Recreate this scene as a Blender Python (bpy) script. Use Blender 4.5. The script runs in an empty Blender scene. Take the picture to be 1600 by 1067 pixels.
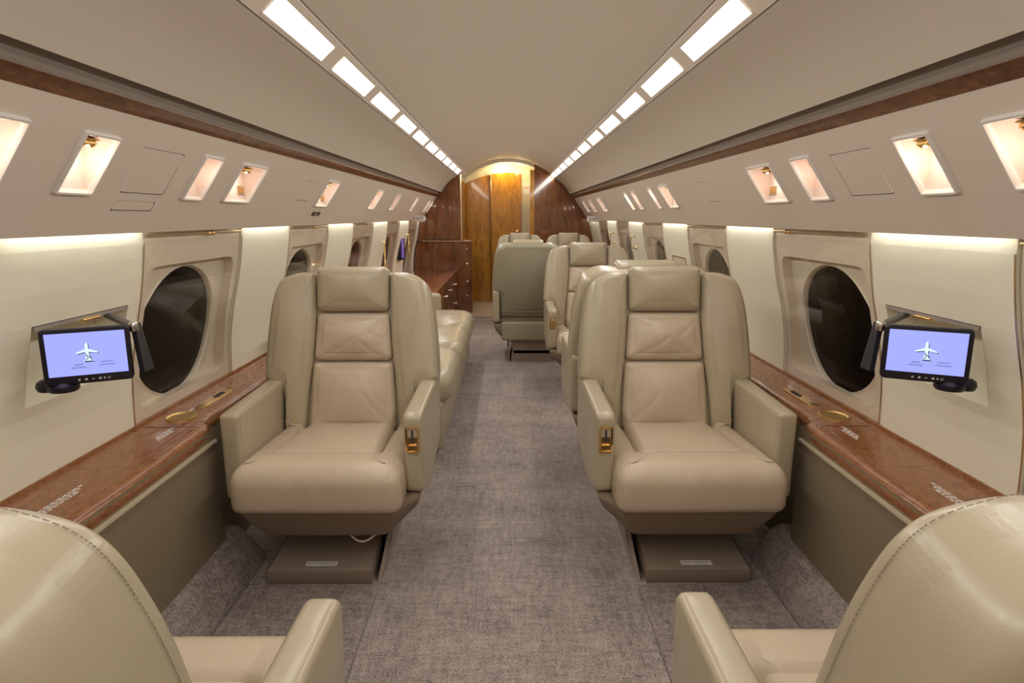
import bpy, math, random
from mathutils import Vector, Matrix
random.seed(7)
C = bpy.context.scene.collection
PI = math.pi

# ------------------------------------------------------------------ camera, world, exposure
F_PX, DY = 1000.0, 195.5
pitch = math.atan(DY / F_PX)
cam_d = bpy.data.cameras.new('camera')
cam_d.sensor_width = 36.0
cam_d.lens = 36.0 * F_PX / 1600.0
cam_d.clip_start = 0.02
cam = bpy.data.objects.new('camera', cam_d)
C.objects.link(cam)
cam.location = (0, 0, 1.2)
cam.rotation_euler = (PI / 2 - pitch, 0, -math.atan(6 / F_PX * math.cos(pitch)))
bpy.context.scene.camera = cam

W = bpy.data.worlds.new('night')
bpy.context.scene.world = W
W.use_nodes = True
W.node_tree.nodes['Background'].inputs[0].default_value = (0.004, 0.004, 0.006, 1)
W.node_tree.nodes['Background'].inputs[1].default_value = 1.0
vs = bpy.context.scene.view_settings
vs.view_transform = 'Standard'
vs.look = 'None'
vs.gamma = 1.0
vs.exposure = 1.38
STRIP_L = 10.0      # radiance of the ceiling light panels' area lamps
STRIP_E = 1.1       # their diffusers as seen
COVE_E = 7.0       # hidden tubes above the wall panels
READ_W = 0.075       # reading lamps, watts

# ------------------------------------------------------------------ materials
def mat(name, col, rough=0.5, metal=0.0, coat=0.0, spec=0.5, bump=None, var=None, emis=None):
    m = bpy.data.materials.new(name)
    m.use_nodes = True
    nt = m.node_tree
    b = nt.nodes['Principled BSDF']
    b.inputs['Base Color'].default_value = (*col, 1)
    b.inputs['Roughness'].default_value = rough
    b.inputs['Metallic'].default_value = metal
    b.inputs['Coat Weight'].default_value = coat
    b.inputs['Coat Roughness'].default_value = 0.04
    b.inputs['Specular IOR Level'].default_value = spec
    if emis:
        b.inputs['Emission Color'].default_value = (*emis[0], 1)
        b.inputs['Emission Strength'].default_value = emis[1]
    tc = nt.nodes.new('ShaderNodeTexCoord')
    def noise(scale, detail, stretch=(1, 1, 1)):
        mp = nt.nodes.new('ShaderNodeMapping')
        mp.inputs['Scale'].default_value = stretch
        nt.links.new(tc.outputs['Object'], mp.inputs['Vector'])
        n = nt.nodes.new('ShaderNodeTexNoise')
        n.inputs['Scale'].default_value = scale
        n.inputs['Detail'].default_value = detail
        nt.links.new(mp.outputs['Vector'], n.inputs['Vector'])
        return n
    if var:
        col2, scale, stretch = var
        n = noise(scale, 4, stretch)
        r = nt.nodes.new('ShaderNodeValToRGB')
        r.color_ramp.elements[0].position = 0.35
        r.color_ramp.elements[1].position = 0.65
        r.color_ramp.elements[0].color = (*col, 1)
        r.color_ramp.elements[1].color = (*col2, 1)
        nt.links.new(n.outputs['Fac'], r.inputs['Fac'])
        nt.links.new(r.outputs['Color'], b.inputs['Base Color'])
    if bump:
        prev = None
        for (scale, stretch, strength, dist) in bump:
            n = noise(scale, 3, stretch)
            bp = nt.nodes.new('ShaderNodeBump')
            bp.inputs['Strength'].default_value = strength
            bp.inputs['Distance'].default_value = dist
            nt.links.new(n.outputs['Fac'], bp.inputs['Height'])
            if prev:
                nt.links.new(prev.outputs['Normal'], bp.inputs['Normal'])
            prev = bp
        nt.links.new(prev.outputs['Normal'], b.inputs['Normal'])
    return m

def wood(name, c1, c2, c3, scale, stretch, rough=0.18, coat=0.8):
    m = mat(name, c1, rough, coat=coat)
    nt = m.node_tree
    b = nt.nodes['Principled BSDF']
    tc = nt.nodes.new('ShaderNodeTexCoord')
    mp = nt.nodes.new('ShaderNodeMapping')
    mp.inputs['Scale'].default_value = stretch
    nt.links.new(tc.outputs['Object'], mp.inputs['Vector'])
    n1 = nt.nodes.new('ShaderNodeTexNoise')
    n1.inputs['Scale'].default_value = scale
    n1.inputs['Detail'].default_value = 6
    n1.inputs['Distortion'].default_value = 1.4
    nt.links.new(mp.outputs['Vector'], n1.inputs['Vector'])
    r = nt.nodes.new('ShaderNodeValToRGB')
    e = r.color_ramp.elements
    e[0].position = 0.32; e[0].color = (*c2, 1)
    e[1].position = 0.68; e[1].color = (*c3, 1)
    k = e.new(0.5); k.color = (*c1, 1)
    nt.links.new(n1.outputs['Fac'], r.inputs['Fac'])
    nt.links.new(r.outputs['Color'], b.inputs['Base Color'])
    return m

def glass_sheet(name, tint=(1, 1, 1)):
    m = bpy.data.materials.new(name)
    m.use_nodes = True
    nt = m.node_tree
    nt.nodes.clear()
    o = nt.nodes.new('ShaderNodeOutputMaterial')
    mx = nt.nodes.new('ShaderNodeMixShader')
    t = nt.nodes.new('ShaderNodeBsdfTransparent')
    t.inputs[0].default_value = (*tint, 1)
    g = nt.nodes.new('ShaderNodeBsdfGlossy')
    g.inputs['Roughness'].default_value = 0.0
    lw = nt.nodes.new('ShaderNodeLayerWeight')
    lw.inputs[0].default_value = 0.5
    pw = nt.nodes.new('ShaderNodeMath'); pw.operation = 'POWER'; pw.inputs[1].default_value = 4.2
    f = nt.nodes.new('ShaderNodeMath'); f.operation = 'MULTIPLY_ADD'; f.inputs[1].default_value = 0.9; f.inputs[2].default_value = 0.025
    nt.links.new(lw.outputs['Facing'], pw.inputs[0])
    nt.links.new(pw.outputs[0], f.inputs[0])
    nt.links.new(f.outputs[0], mx.inputs[0])
    nt.links.new(t.outputs[0], mx.inputs[1])
    nt.links.new(g.outputs[0], mx.inputs[2])
    nt.links.new(mx.outputs[0], o.inputs[0])
    return m

def carpet_mat(name, c1, c2):
    m = mat(name, c1, 0.95, spec=0.1)
    nt = m.node_tree
    b = nt.nodes['Principled BSDF']
    b.inputs['Sheen Weight'].default_value = 0.15
    tc = nt.nodes.new('ShaderNodeTexCoord')
    def nz(scale, st, det=3):
        mp = nt.nodes.new('ShaderNodeMapping')
        mp.inputs['Scale'].default_value = st
        nt.links.new(tc.outputs['Object'], mp.inputs['Vector'])
        n = nt.nodes.new('ShaderNodeTexNoise')
        n.inputs['Scale'].default_value = scale
        n.inputs['Detail'].default_value = det
        nt.links.new(mp.outputs['Vector'], n.inputs['Vector'])
        return n
    fine = nz(150, (1, 1, 1), 4)
    warp = nz(55, (1, 0.25, 1), 2)
    weft = nz(55, (0.25, 1, 1), 2)
    wear = nz(3.5, (2.0, 0.5, 1), 4)
    wear2 = nz(3.0, (0.35, 2.2, 1), 4)
    def add(a, bb, w):
        mm = nt.nodes.new('ShaderNodeMath'); mm.operation = 'MULTIPLY_ADD'
        nt.links.new(bb, mm.inputs[0]); mm.inputs[1].default_value = w
        if a is None: mm.inputs[2].default_value = 0
        else: nt.links.new(a, mm.inputs[2])
        return mm.outputs[0]
    v = add(None, fine.outputs['Fac'], 1.02)
    v = add(v, warp.outputs['Fac'], 0.4)
    v = add(v, weft.outputs['Fac'], 0.4)
    v = add(v, wear.outputs['Fac'], 0.33)
    v = add(v, wear2.outputs['Fac'], 0.35)
    r = nt.nodes.new('ShaderNodeValToRGB')
    e = r.color_ramp.elements
    e[0].position = 0.4; e[0].color = (*c1, 1)
    e[1].position = 0.6; e[1].color = (*c2, 1)
    sc = nt.nodes.new('ShaderNodeMath'); sc.operation = 'MULTIPLY'; sc.inputs[1].default_value = 0.4
    nt.links.new(v, sc.inputs[0])
    nt.links.new(sc.outputs[0], r.inputs['Fac'])
    nt.links.new(r.outputs['Color'], b.inputs['Base Color'])
    bp = nt.nodes.new('ShaderNodeBump')
    bp.inputs['Strength'].default_value = 0.6
    bp.inputs['Distance'].default_value = 0.004
    nt.links.new(v, bp.inputs['Height'])
    nt.links.new(bp.outputs['Normal'], b.inputs['Normal'])
    return m

M = {}
M['leather'] = mat('leather', (0.46, 0.395, 0.275), 0.30, spec=0.6,
                   bump=[(260, (1, 1, 1), 0.08, 0.002), (7, (1, 1, 0.6), 0.45, 0.016)], var=((0.44, 0.37, 0.26), 3, (1, 1, 1)))
M['leather_soft_lit'] = mat('leather_soft_lit', (0.58, 0.475, 0.35), 0.34, spec=0.5,
                        bump=[(260, (1, 1, 1), 0.08, 0.002), (5, (1, 1, 1), 0.35, 0.03), (26, (1, 0.5, 0.4), 0.10, 0.006)], var=((0.545, 0.44, 0.325), 4, (1, 1, 1)))  # wrinkled seat leather, paler: reading light on the cushions is put into the colour
M['thread'] = mat('thread', (0.27, 0.215, 0.145), 0.7)
M['tub'] = mat('tub_leather_shaded', (0.24, 0.175, 0.12), 0.5)  # seat leather darkened: shade below the cushion is put into the colour
M['taupe'] = mat('taupe_panel', (0.32, 0.285, 0.20), 0.55, bump=[(400, (1, 1, 1), 0.05, 0.001)])
M['base'] = mat('base_paint', (0.30, 0.235, 0.185), 0.5)
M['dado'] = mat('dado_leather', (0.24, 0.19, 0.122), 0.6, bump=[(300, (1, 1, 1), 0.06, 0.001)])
M['ceiling'] = mat('ceiling_fabric', (0.63, 0.56, 0.475), 0.75, bump=[(500, (1, 1, 1), 0.04, 0.001)])
M['overhead'] = mat('overhead_panel', (0.76, 0.675, 0.585), 0.6, bump=[(500, (1, 1, 1), 0.04, 0.001)])
M['wall'] = mat('wall_panel_cloth', (0.84, 0.80, 0.65), 0.7, bump=[(120, (1, 0.3, 1), 0.08, 0.002)])
M['cream'] = mat('cream_plastic', (0.76, 0.67, 0.54), 0.35)
M['window_plastic'] = mat('window_plastic', (0.76, 0.66, 0.525), 0.35)
M['white'] = mat('white_plastic', (0.78, 0.74, 0.70), 0.4)
M['cavity'] = mat('cavity_paint', (0.82, 0.68, 0.60), 0.5)
M['gold'] = mat('gold', (0.78, 0.53, 0.22), 0.2, metal=1.0)
M['cup'] = mat('satin_gold', (0.80, 0.55, 0.22), 0.42, metal=1.0)
M['brass_soft'] = mat('soft_brass', (0.62, 0.46, 0.27), 0.35, metal=1.0)
M['chrome'] = mat('chrome', (0.7, 0.68, 0.66), 0.12, metal=1.0)
M['satin'] = mat('satin_strip', (0.30, 0.26, 0.23), 0.3)
M['channel'] = mat('grey_channel', (0.21, 0.165, 0.135), 0.5)
M['black'] = mat('black_plastic', (0.008, 0.008, 0.018), 0.3)
M['dark'] = mat('dark_gap', (0.03, 0.027, 0.025), 0.7)
M['burl'] = wood('burl_ledge', (0.27, 0.105, 0.038), (0.19, 0.066, 0.022), (0.33, 0.14, 0.052), 60, (1, 0.45, 1), 0.25, 0.25)
M['burl_trim'] = wood('burl_trim', (0.155, 0.058, 0.021), (0.085, 0.028, 0.011), (0.20, 0.08, 0.03), 30, (1, 0.5, 1), 0.3, 0.3)
M['panel_wood'] = wood('cabinet_wood', (0.17, 0.06, 0.02), (0.105, 0.035, 0.011), (0.22, 0.083, 0.028), 9, (1.6, 1.6, 0.35), 0.1, 0.75)
M['door_wood'] = wood('door_wood', (0.46, 0.20, 0.016), (0.34, 0.14, 0.012), (0.56, 0.26, 0.024), 11, (1.5, 1.5, 0.4), 0.2, 0.35)
M['red_wood'] = wood('desk_wood', (0.50, 0.17, 0.08), (0.40, 0.125, 0.055), (0.58, 0.21, 0.10), 12, (1, 0.3, 1), 0.12, 1.0)
M['carpet'] = carpet_mat('carpet', (0.17, 0.138, 0.125), (0.50, 0.425, 0.39))
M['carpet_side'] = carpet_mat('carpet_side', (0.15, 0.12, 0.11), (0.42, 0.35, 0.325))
M['tile'] = mat('vestibule_tile', (0.42, 0.34, 0.25), 0.4)
M['lamp'] = mat('light_diffuser', (1, 1, 1), 0.5, emis=((1.0, 0.965, 0.91), STRIP_E))
M['cove'] = mat('cove_tube', (1, 1, 1), 0.5, emis=((0.97, 0.99, 0.93), COVE_E))
M['bulb'] = mat('reading_bulb', (1, 1, 1), 0.5, emis=((1.0, 0.80, 0.58), 6.0))
M['spotbulb'] = mat('downlight_bulb', (1, 1, 1), 0.5, emis=((1.0, 0.88, 0.62), 6.0))
M['night_pane'] = mat('night_pane', (0.004, 0.003, 0.003), 0.0, spec=0.06)
M['cover'] = glass_sheet('clear_cover')
M['print'] = mat('white_print', (0.75, 0.72, 0.70), 0.6)
M['label'] = mat('label_white', (0.95, 0.93, 0.92), 0.5)
M['ink'] = mat('dark_ink', (0.04, 0.035, 0.04), 0.6)
M['red_ink'] = mat('red_ink', (0.55, 0.05, 0.04), 0.6)
M['screen'] = mat('screen_glow', (0.02, 0.02, 0.04), 0.2, emis=((0.36, 0.40, 1.0), 0.42))
M['screen_plane'] = mat('screen_plane', (0.02, 0.02, 0.04), 0.2, emis=((0.72, 0.9, 1.0), 0.44))
M['screen_edge'] = mat('screen_edge', (0.01, 0.012, 0.03), 0.2, emis=((0.02, 0.04, 0.14), 0.3))
M['screen_text'] = mat('screen_text', (0.02, 0.02, 0.04), 0.2, emis=((0.17, 0.18, 0.42), 0.4))
M['purple'] = mat('far_screen', (0.02, 0.02, 0.04), 0.2, emis=((0.11, 0.06, 0.30), 0.45))

# ------------------------------------------------------------------ mesh helpers
class MB:
    def __init__(self): self.v = []; self.f = []
    def add(self, vs_, fs_):
        o = len(self.v)
        self.v += [tuple(p) for p in vs_]
        self.f += [tuple(i + o for i in f) for f in fs_]
    def box(self, x0, x1, y0, y1, z0, z1):
        x0, x1 = min(x0, x1), max(x0, x1); y0, y1 = min(y0, y1), max(y0, y1); z0, z1 = min(z0, z1), max(z0, z1)
        self.add([(x0,y0,z0),(x1,y0,z0),(x1,y1,z0),(x0,y1,z0),(x0,y0,z1),(x1,y0,z1),(x1,y1,z1),(x0,y1,z1)],
                 [(0,3,2,1),(4,5,6,7),(0,1,5,4),(1,2,6,5),(2,3,7,6),(3,0,4,7)])
    def rbox(self, x0, x1, y0, y1, z0, z1, r=0.01):
        x0, x1 = min(x0, x1), max(x0, x1)
        o = rounded([(x0, y0), (x1, y0), (x1, y1), (x0, y1)], r, 4)
        self.pad(o, z1 - z0, min(r, (z1 - z0) * .45), 0, fn=lambda u, v, w: (u, v, z0 + w), rb=min(r, (z1 - z0) * .45), rings=1)
    def loft(self, loops, close=True, cap0=True, cap1=True):
        n = len(loops[0]); o = len(self.v)
        for l in loops: self.v += [tuple(p) for p in l]
        for k in range(len(loops) - 1):
            for i in range(n if close else n - 1):
                j = (i + 1) % n
                self.f.append((o + k*n + i, o + k*n + j, o + (k+1)*n + j, o + (k+1)*n + i))
        if close and cap0: self.f.append(tuple(o + i for i in reversed(range(n))))
        if close and cap1: self.f.append(tuple(o + (len(loops)-1)*n + i for i in range(n)))
    def grid(self, rows):
        self.loft(rows, close=False)
    def pad(self, outline, d, r, puff, fn=None, rb=0.0, seg=5, rings=5):
        """soft pad: outline in (u,v), thickness d along w, front edge radius r, back edge radius rb, pillow puff"""
        fn = fn or (lambda u, v, w: (u, v, w))
        loops = []
        if rb > 0:
            for k in range(seg + 1):
                a = k / seg * PI / 2          # 0: back face, pi/2: side
                loops.append([(p[0], p[1], rb*(1 - math.cos(a))) for p in inset(outline, rb*(1 - math.sin(a)))])
        else:
            loops.append([(p[0], p[1], 0.0) for p in outline])
        for k in range(seg + 1):
            a = k / seg * PI / 2
            loops.append([(p[0], p[1], d - r + r*math.sin(a)) for p in inset(outline, r*(1 - math.cos(a)))])
        last = loops[-1]
        cx = sum(p[0] for p in last)/len(last); cy = sum(p[1] for p in last)/len(last)
        bx = (min(p[0] for p in last), max(p[0] for p in last)); by = (min(p[1] for p in last), max(p[1] for p in last))
        def pil(u, v, s):
            a = max(-1, min(1, 2*(u - bx[0])/(bx[1]-bx[0]) - 1)); b = max(-1, min(1, 2*(v - by[0])/(by[1]-by[0]) - 1))
            return puff*(1 - a*a)*(1 - b*b)
        for k in range(1, rings):
            s = 1 - k/rings
            ring = [(cx + (p[0]-cx)*s, cy + (p[1]-cy)*s) for p in last]
            loops.append([(u, v, d + pil(u, v, s)) for u, v in ring])
        n = len(outline)
        o = len(self.v)
        self.loft([[fn(*p) for p in l] for l in loops], cap1=False)
        top = o + (len(loops)-1)*n
        self.v.append(tuple(fn(cx, cy, d + pil(cx, cy, 0))))
        c = len(self.v) - 1
        for i in range(n):
            self.f.append((top + i, top + (i+1) % n, c))
    def tube(self, pts, r, n=8, cap=True):
        pts = [Vector(p) for p in pts]
        loops = []
        up = Vector((0, 0, 1))
        for i, p in enumerate(pts):
            t = (pts[min(i+1, len(pts)-1)] - pts[max(i-1, 0)]).normalized()
            a = up if abs(t.dot(up)) < 0.95 else Vector((1, 0, 0))
            e1 = t.cross(a).normalized(); e2 = t.cross(e1).normalized()
            loops.append([p + (e1*math.cos(2*PI*k/n) + e2*math.sin(2*PI*k/n))*r for k in range(n)])
        self.loft(loops)
    def lathe(self, prof, centre, axis=(0, 0, 1), n=16):
        ax = Vector(axis).normalized()
        a = Vector((1, 0, 0)) if abs(ax.x) < 0.9 else Vector((0, 1, 0))
        e1 = ax.cross(a).normalized(); e2 = ax.cross(e1).normalized()
        c = Vector(centre)
        self.loft([[c + ax*h + (e1*math.cos(2*PI*k/n) + e2*math.sin(2*PI*k/n))*max(r, 1e-4) for k in range(n)] for (r, h) in prof])
    def build(self, name, m, parent=None, smooth=True, kind=None, sharp=None):
        me = bpy.data.meshes.new(name)
        me.from_pydata(self.v, [], self.f)
        me.update()
        import bmesh
        bm = bmesh.new(); bm.from_mesh(me)
        bmesh.ops.recalc_face_normals(bm, faces=bm.faces)
        if smooth:
            ang = sharp if sharp is not None else math.radians(42)
            for f in bm.faces: f.smooth = True
            for e in bm.edges:
                if len(e.link_faces) == 2 and e.calc_face_angle(0) > ang: e.smooth = False
        bm.to_mesh(me); bm.free()
        me.materials.append(M[m] if isinstance(m, str) else m)
        o = bpy.data.objects.new(name, me)
        C.objects.link(o)
        if parent: o.parent = parent
        if kind: o['kind'] = kind
        return o

def inset(outline, d):
    if d == 0: return list(outline)
    n = len(outline); out = []
    area = sum(outline[i][0]*outline[(i+1) % n][1] - outline[(i+1) % n][0]*outline[i][1] for i in range(n))
    sg = 1 if area > 0 else -1
    for i in range(n):
        p0, p, p1 = outline[i-1], outline[i], outline[(i+1) % n]
        tx, ty = p1[0]-p0[0], p1[1]-p0[1]
        l = math.hypot(tx, ty) or 1
        out.append((p[0] - sg*ty/l*d, p[1] + sg*tx/l*d))
    return out

def rounded(pts, radii, nseg=6, step=0.04):
    """polygon with rounded corners and subdivided edges"""
    n = len(pts); out = []
    if not isinstance(radii, (list, tuple)): radii = [radii]*n
    arcs = []
    for i in range(n):
        p0, p, p1 = Vector((*pts[i-1], 0)), Vector((*pts[i], 0)), Vector((*pts[(i+1) % n], 0))
        a = (p0-p); b = (p1-p)
        la, lb = a.length, b.length
        a.normalize(); b.normalize()
        ang = a.angle(b)
        r = radii[i]
        t = min(r/math.tan(ang/2), la*0.49, lb*0.49) if r > 0 else 0
        if t < 1e-5:
            arcs.append([p]); continue
        s, e = p + a*t, p + b*t
        arc = []
        for k in range(nseg + 1):
            q = k/nseg
            arc.append(s*(1-q)**2 + p*2*q*(1-q) + e*q*q)
        arcs.append(arc)
    for i in range(n):
        arc = arcs[i]
        out += [(q.x, q.y) for q in arc]
        e, s = arc[-1], arcs[(i+1) % n][0]
        L = (s-e).length; k = int(L/step)
        for j in range(1, k):
            q = e.lerp(s, j/k); out.append((q.x, q.y))
    return out

def thing(name, label, cat, loc=(0, 0, 0), rz=0, group=None):
    o = bpy.data.objects.new(name, None)
    C.objects.link(o)
    o.empty_display_size = 0.05
    o.location = loc; o.rotation_euler = (0, 0, rz)
    return tag(o, label, cat, group)
def tag(o, label, cat, group=None):
    o['label'] = label; o['category'] = cat
    if group: o['group'] = group
    return o
def struct(o, label):
    o['kind'] = 'structure'; o['label'] = label
    return o
def text_mb(body, size, fn):
    cu = bpy.data.curves.new('txt', 'FONT')
    cu.body = body; cu.size = size; cu.align_x = 'CENTER'; cu.align_y = 'CENTER'
    ob = bpy.data.objects.new('txt', cu); C.objects.link(ob)
    dg = bpy.context.evaluated_depsgraph_get()
    me = bpy.data.meshes.new_from_object(ob.evaluated_get(dg))
    mb = MB(); mb.add([fn(v.co.x, v.co.y) for v in me.vertices], [tuple(p.vertices) for p in me.polygons])
    bpy.data.objects.remove(ob); bpy.data.curves.remove(cu); bpy.data.meshes.remove(me)
    return mb
ORD = ['first', 'second', 'third', 'fourth', 'fifth', 'sixth', 'seventh', 'eighth', 'ninth', 'tenth', 'eleventh', 'twelfth', 'thirteenth', 'fourteenth']

# ------------------------------------------------------------------ cabin cross-section
YE = {-1: 7.992, 1: 8.7}    # where the side linings stop (left: at the galley cabinet)
YB, YF = -1.6, 8.7          # behind the camera ... forward bulkhead
def arch_z(x): return 1.074 + math.sqrt(0.75 - x*x)
A0, A1 = 0.538, 0.617       # light strip from / to
PT, PB = (0.873, 1.431), (1.060, 1.157)   # overhead panel, top / bottom (x, z)
PN = (-0.826, -0.564)       # its inward normal
def PS(s, y, t, off=0.0):
    """point on the overhead panel of side s: y along the cabin, t 0..1 downwards, off towards the room"""
    x = PT[0] + (PB[0]-PT[0])*t + PN[0]*off
    z = PT[1] + (PB[1]-PT[1])*t + PN[1]*off
    return (s*x, y, z)
ZX = [(0.0, 1.12), (0.30, 1.165), (0.54, 1.186), (0.64, 1.183), (0.72, 1.176), (0.83, 1.156), (0.945, 1.125), (1.05, 1.105), (1.12, 1.096), (1.24, 1.094)]
def WX(z):
    for (z0, x0), (z1, x1) in zip(ZX, ZX[1:]):
        if z <= z1: return x0 + (x1-x0)*(z-z0)/(z1-z0)
    return ZX[-1][1]
def WP(s, y, z, off=0.0):
    return (s*(WX(z) - off), y, z)
def extrude(mb, prof, y0, y1, s=1, ny=2):
    mb.grid([[(s*p[0], y0 + (y1-y0)*k/(ny-1), p[1]) for p in prof] for k in range(ny)])

WIN = [(0.65, 1.37), (1.94, 2.65), (3.24, 3.93), (4.58, 5.25), (5.88, 6.52), (7.15, 7.78)]
ZL = 0.54                   # ledge height

# ------------------------------------------------------------------ floor
mb = MB(); mb.box(-1.2, 1.2, YB, 9.15, -0.05, 0.0)
floor = struct(mb.build('floor', 'carpet', smooth=False), 'grey mauve woven cabin carpet floor')
mb = MB(); mb.box(-0.62, 1.1, 7.62, 9.1, 0.0, 0.008)
mb.build('tile', 'tile', floor)
mb = MB(); mb.box(-0.62, 1.1, 7.59, 7.62, 0.0, 0.012)
mb.build('threshold', 'chrome', floor)
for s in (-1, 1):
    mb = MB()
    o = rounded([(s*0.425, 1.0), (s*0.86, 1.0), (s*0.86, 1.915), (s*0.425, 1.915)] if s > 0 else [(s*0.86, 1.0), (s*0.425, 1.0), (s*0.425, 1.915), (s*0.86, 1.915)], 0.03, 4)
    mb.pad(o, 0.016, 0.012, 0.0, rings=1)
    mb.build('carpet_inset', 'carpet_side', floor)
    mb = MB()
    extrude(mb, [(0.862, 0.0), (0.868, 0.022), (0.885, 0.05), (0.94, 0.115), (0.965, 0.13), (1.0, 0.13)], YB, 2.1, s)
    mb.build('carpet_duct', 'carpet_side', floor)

# ------------------------------------------------------------------ ceiling
mb = MB()
N = 28
extrude(mb, [(-A0 + 2*A0*i/N, arch_z(-A0 + 2*A0*i/N)) for i in range(N+1)], YB, YF)
ceiling = struct(mb.build('ceiling', 'ceiling'), 'arched beige cabin ceiling')
for s in (-1, 1):
    mb = MB()
    xs = [A0 + 0.004 + (A1-A0-0.008)*i/4 for i in range(5)]
    extrude(mb, [(xs[0], arch_z(xs[0]) + .02)] + [(x, arch_z(x) - .003) for x in xs] + [(xs[-1], arch_z(xs[-1]) + .02)], YB, YF, s)
    mb.build('light_strip_panel', 'overhead', ceiling)
    mb = MB()
    extrude(mb, [(A0 - .02, arch_z(A0) + .02), (A0 + .03, arch_z(A0 + .03) + .015), (A1 + .02, arch_z(A1) + .01)], YB, YE[s], s)
    mb.build('strip_backing', 'dark', ceiling)
    mb = MB()
    P0, P1 = (A1, arch_z(A1)), (0.812, 1.487)
    pr = []
    for i in range(11):
        q = i/10
        bx = P0[0] + (P1[0]-P0[0])*q; bz = P0[1] + (P1[1]-P0[1])*q
        b = 0.022*math.sin(PI*q)
        pr.append((bx + b*0.7, bz + b*0.7))
    extrude(mb, [(P0[0] + .006, P0[1] + .012)] + pr + [(0.83, 1.497)], YB, YE[s], s)
    mb.build('side_panel', 'ceiling', ceiling)

mb = MB()
extrude(mb, [(x, arch_z(x) + .0035) for x in (.525, .555, .585, .625)], 7.985, YF, -1)
mb.build('strip_end', 'ceiling', ceiling)
# trims: wood band, chrome line, grey channel
for s, nm, side in ((-1, 'trim_1', 'left'), (1, 'trim_2', 'right')):
    mb = MB()
    extrude(mb, [(0.846, 1.466), (0.846, 1.458), (0.853, 1.4535), (0.861, 1.448), (0.868, 1.440), (0.873, 1.431), (0.882, 1.431)], YB, YE[s], s)
    t = struct(mb.build(nm, 'burl_trim'), 'glossy burl wood band along the %s overhead panel' % side)
    mb = MB()
    extrude(mb, [(0.812, 1.487), (0.824, 1.496), (0.838, 1.490), (0.845, 1.470)], YB, YE[s], s)
    mb.build('channel', 'channel', t)
    mb = MB()
    extrude(mb, [(0.8425, 1.474), (0.840, 1.469), (0.842, 1.464), (0.847, 1.459)], YB, YE[s], s)
    mb.build('metal_strip', 'satin', t)

# ------------------------------------------------------------------ side walls
READ = {  # y0, y1, kind
    -1: [(1.13, 1.275, 'wide'), (1.44, 1.565, 'wide'), (1.995, 2.12, 'narrow'), (2.275, 2.50, 'grille'), (3.345, 3.56, 'grille'),
         (4.58, 4.80, 'wide'), (5.38, 5.59, 'narrow'), (6.48, 6.65, 'narrow'), (7.51, 7.70, 'narrow'), (7.84, 7.96, 'narrow')],
    1: [(1.13, 1.275, 'wide'), (1.44, 1.565, 'wide'), (2.0, 2.13, 'narrow'), (2.295, 2.51, 'grille'), (3.77, 3.98, 'wide'),
        (4.18, 4.28, 'narrow'), (4.73, 4.87, 'narrow'), (5.04, 5.17, 'wide'), (6.45, 6.72, 'wide'), (7.22, 7.46, 'narrow'), (7.84, 8.07, 'narrow')]}
DOORS = {-1: [(1.678, 1.885, .22, .625), (1.68, 1.87, .70, .79), (3.03, 3.22, .255, .575)],
         1: [(1.68, 1.885, .22, .635), (3.06, 3.225, .255, .595)]}
T0, T1 = 0.205, 0.632
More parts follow.
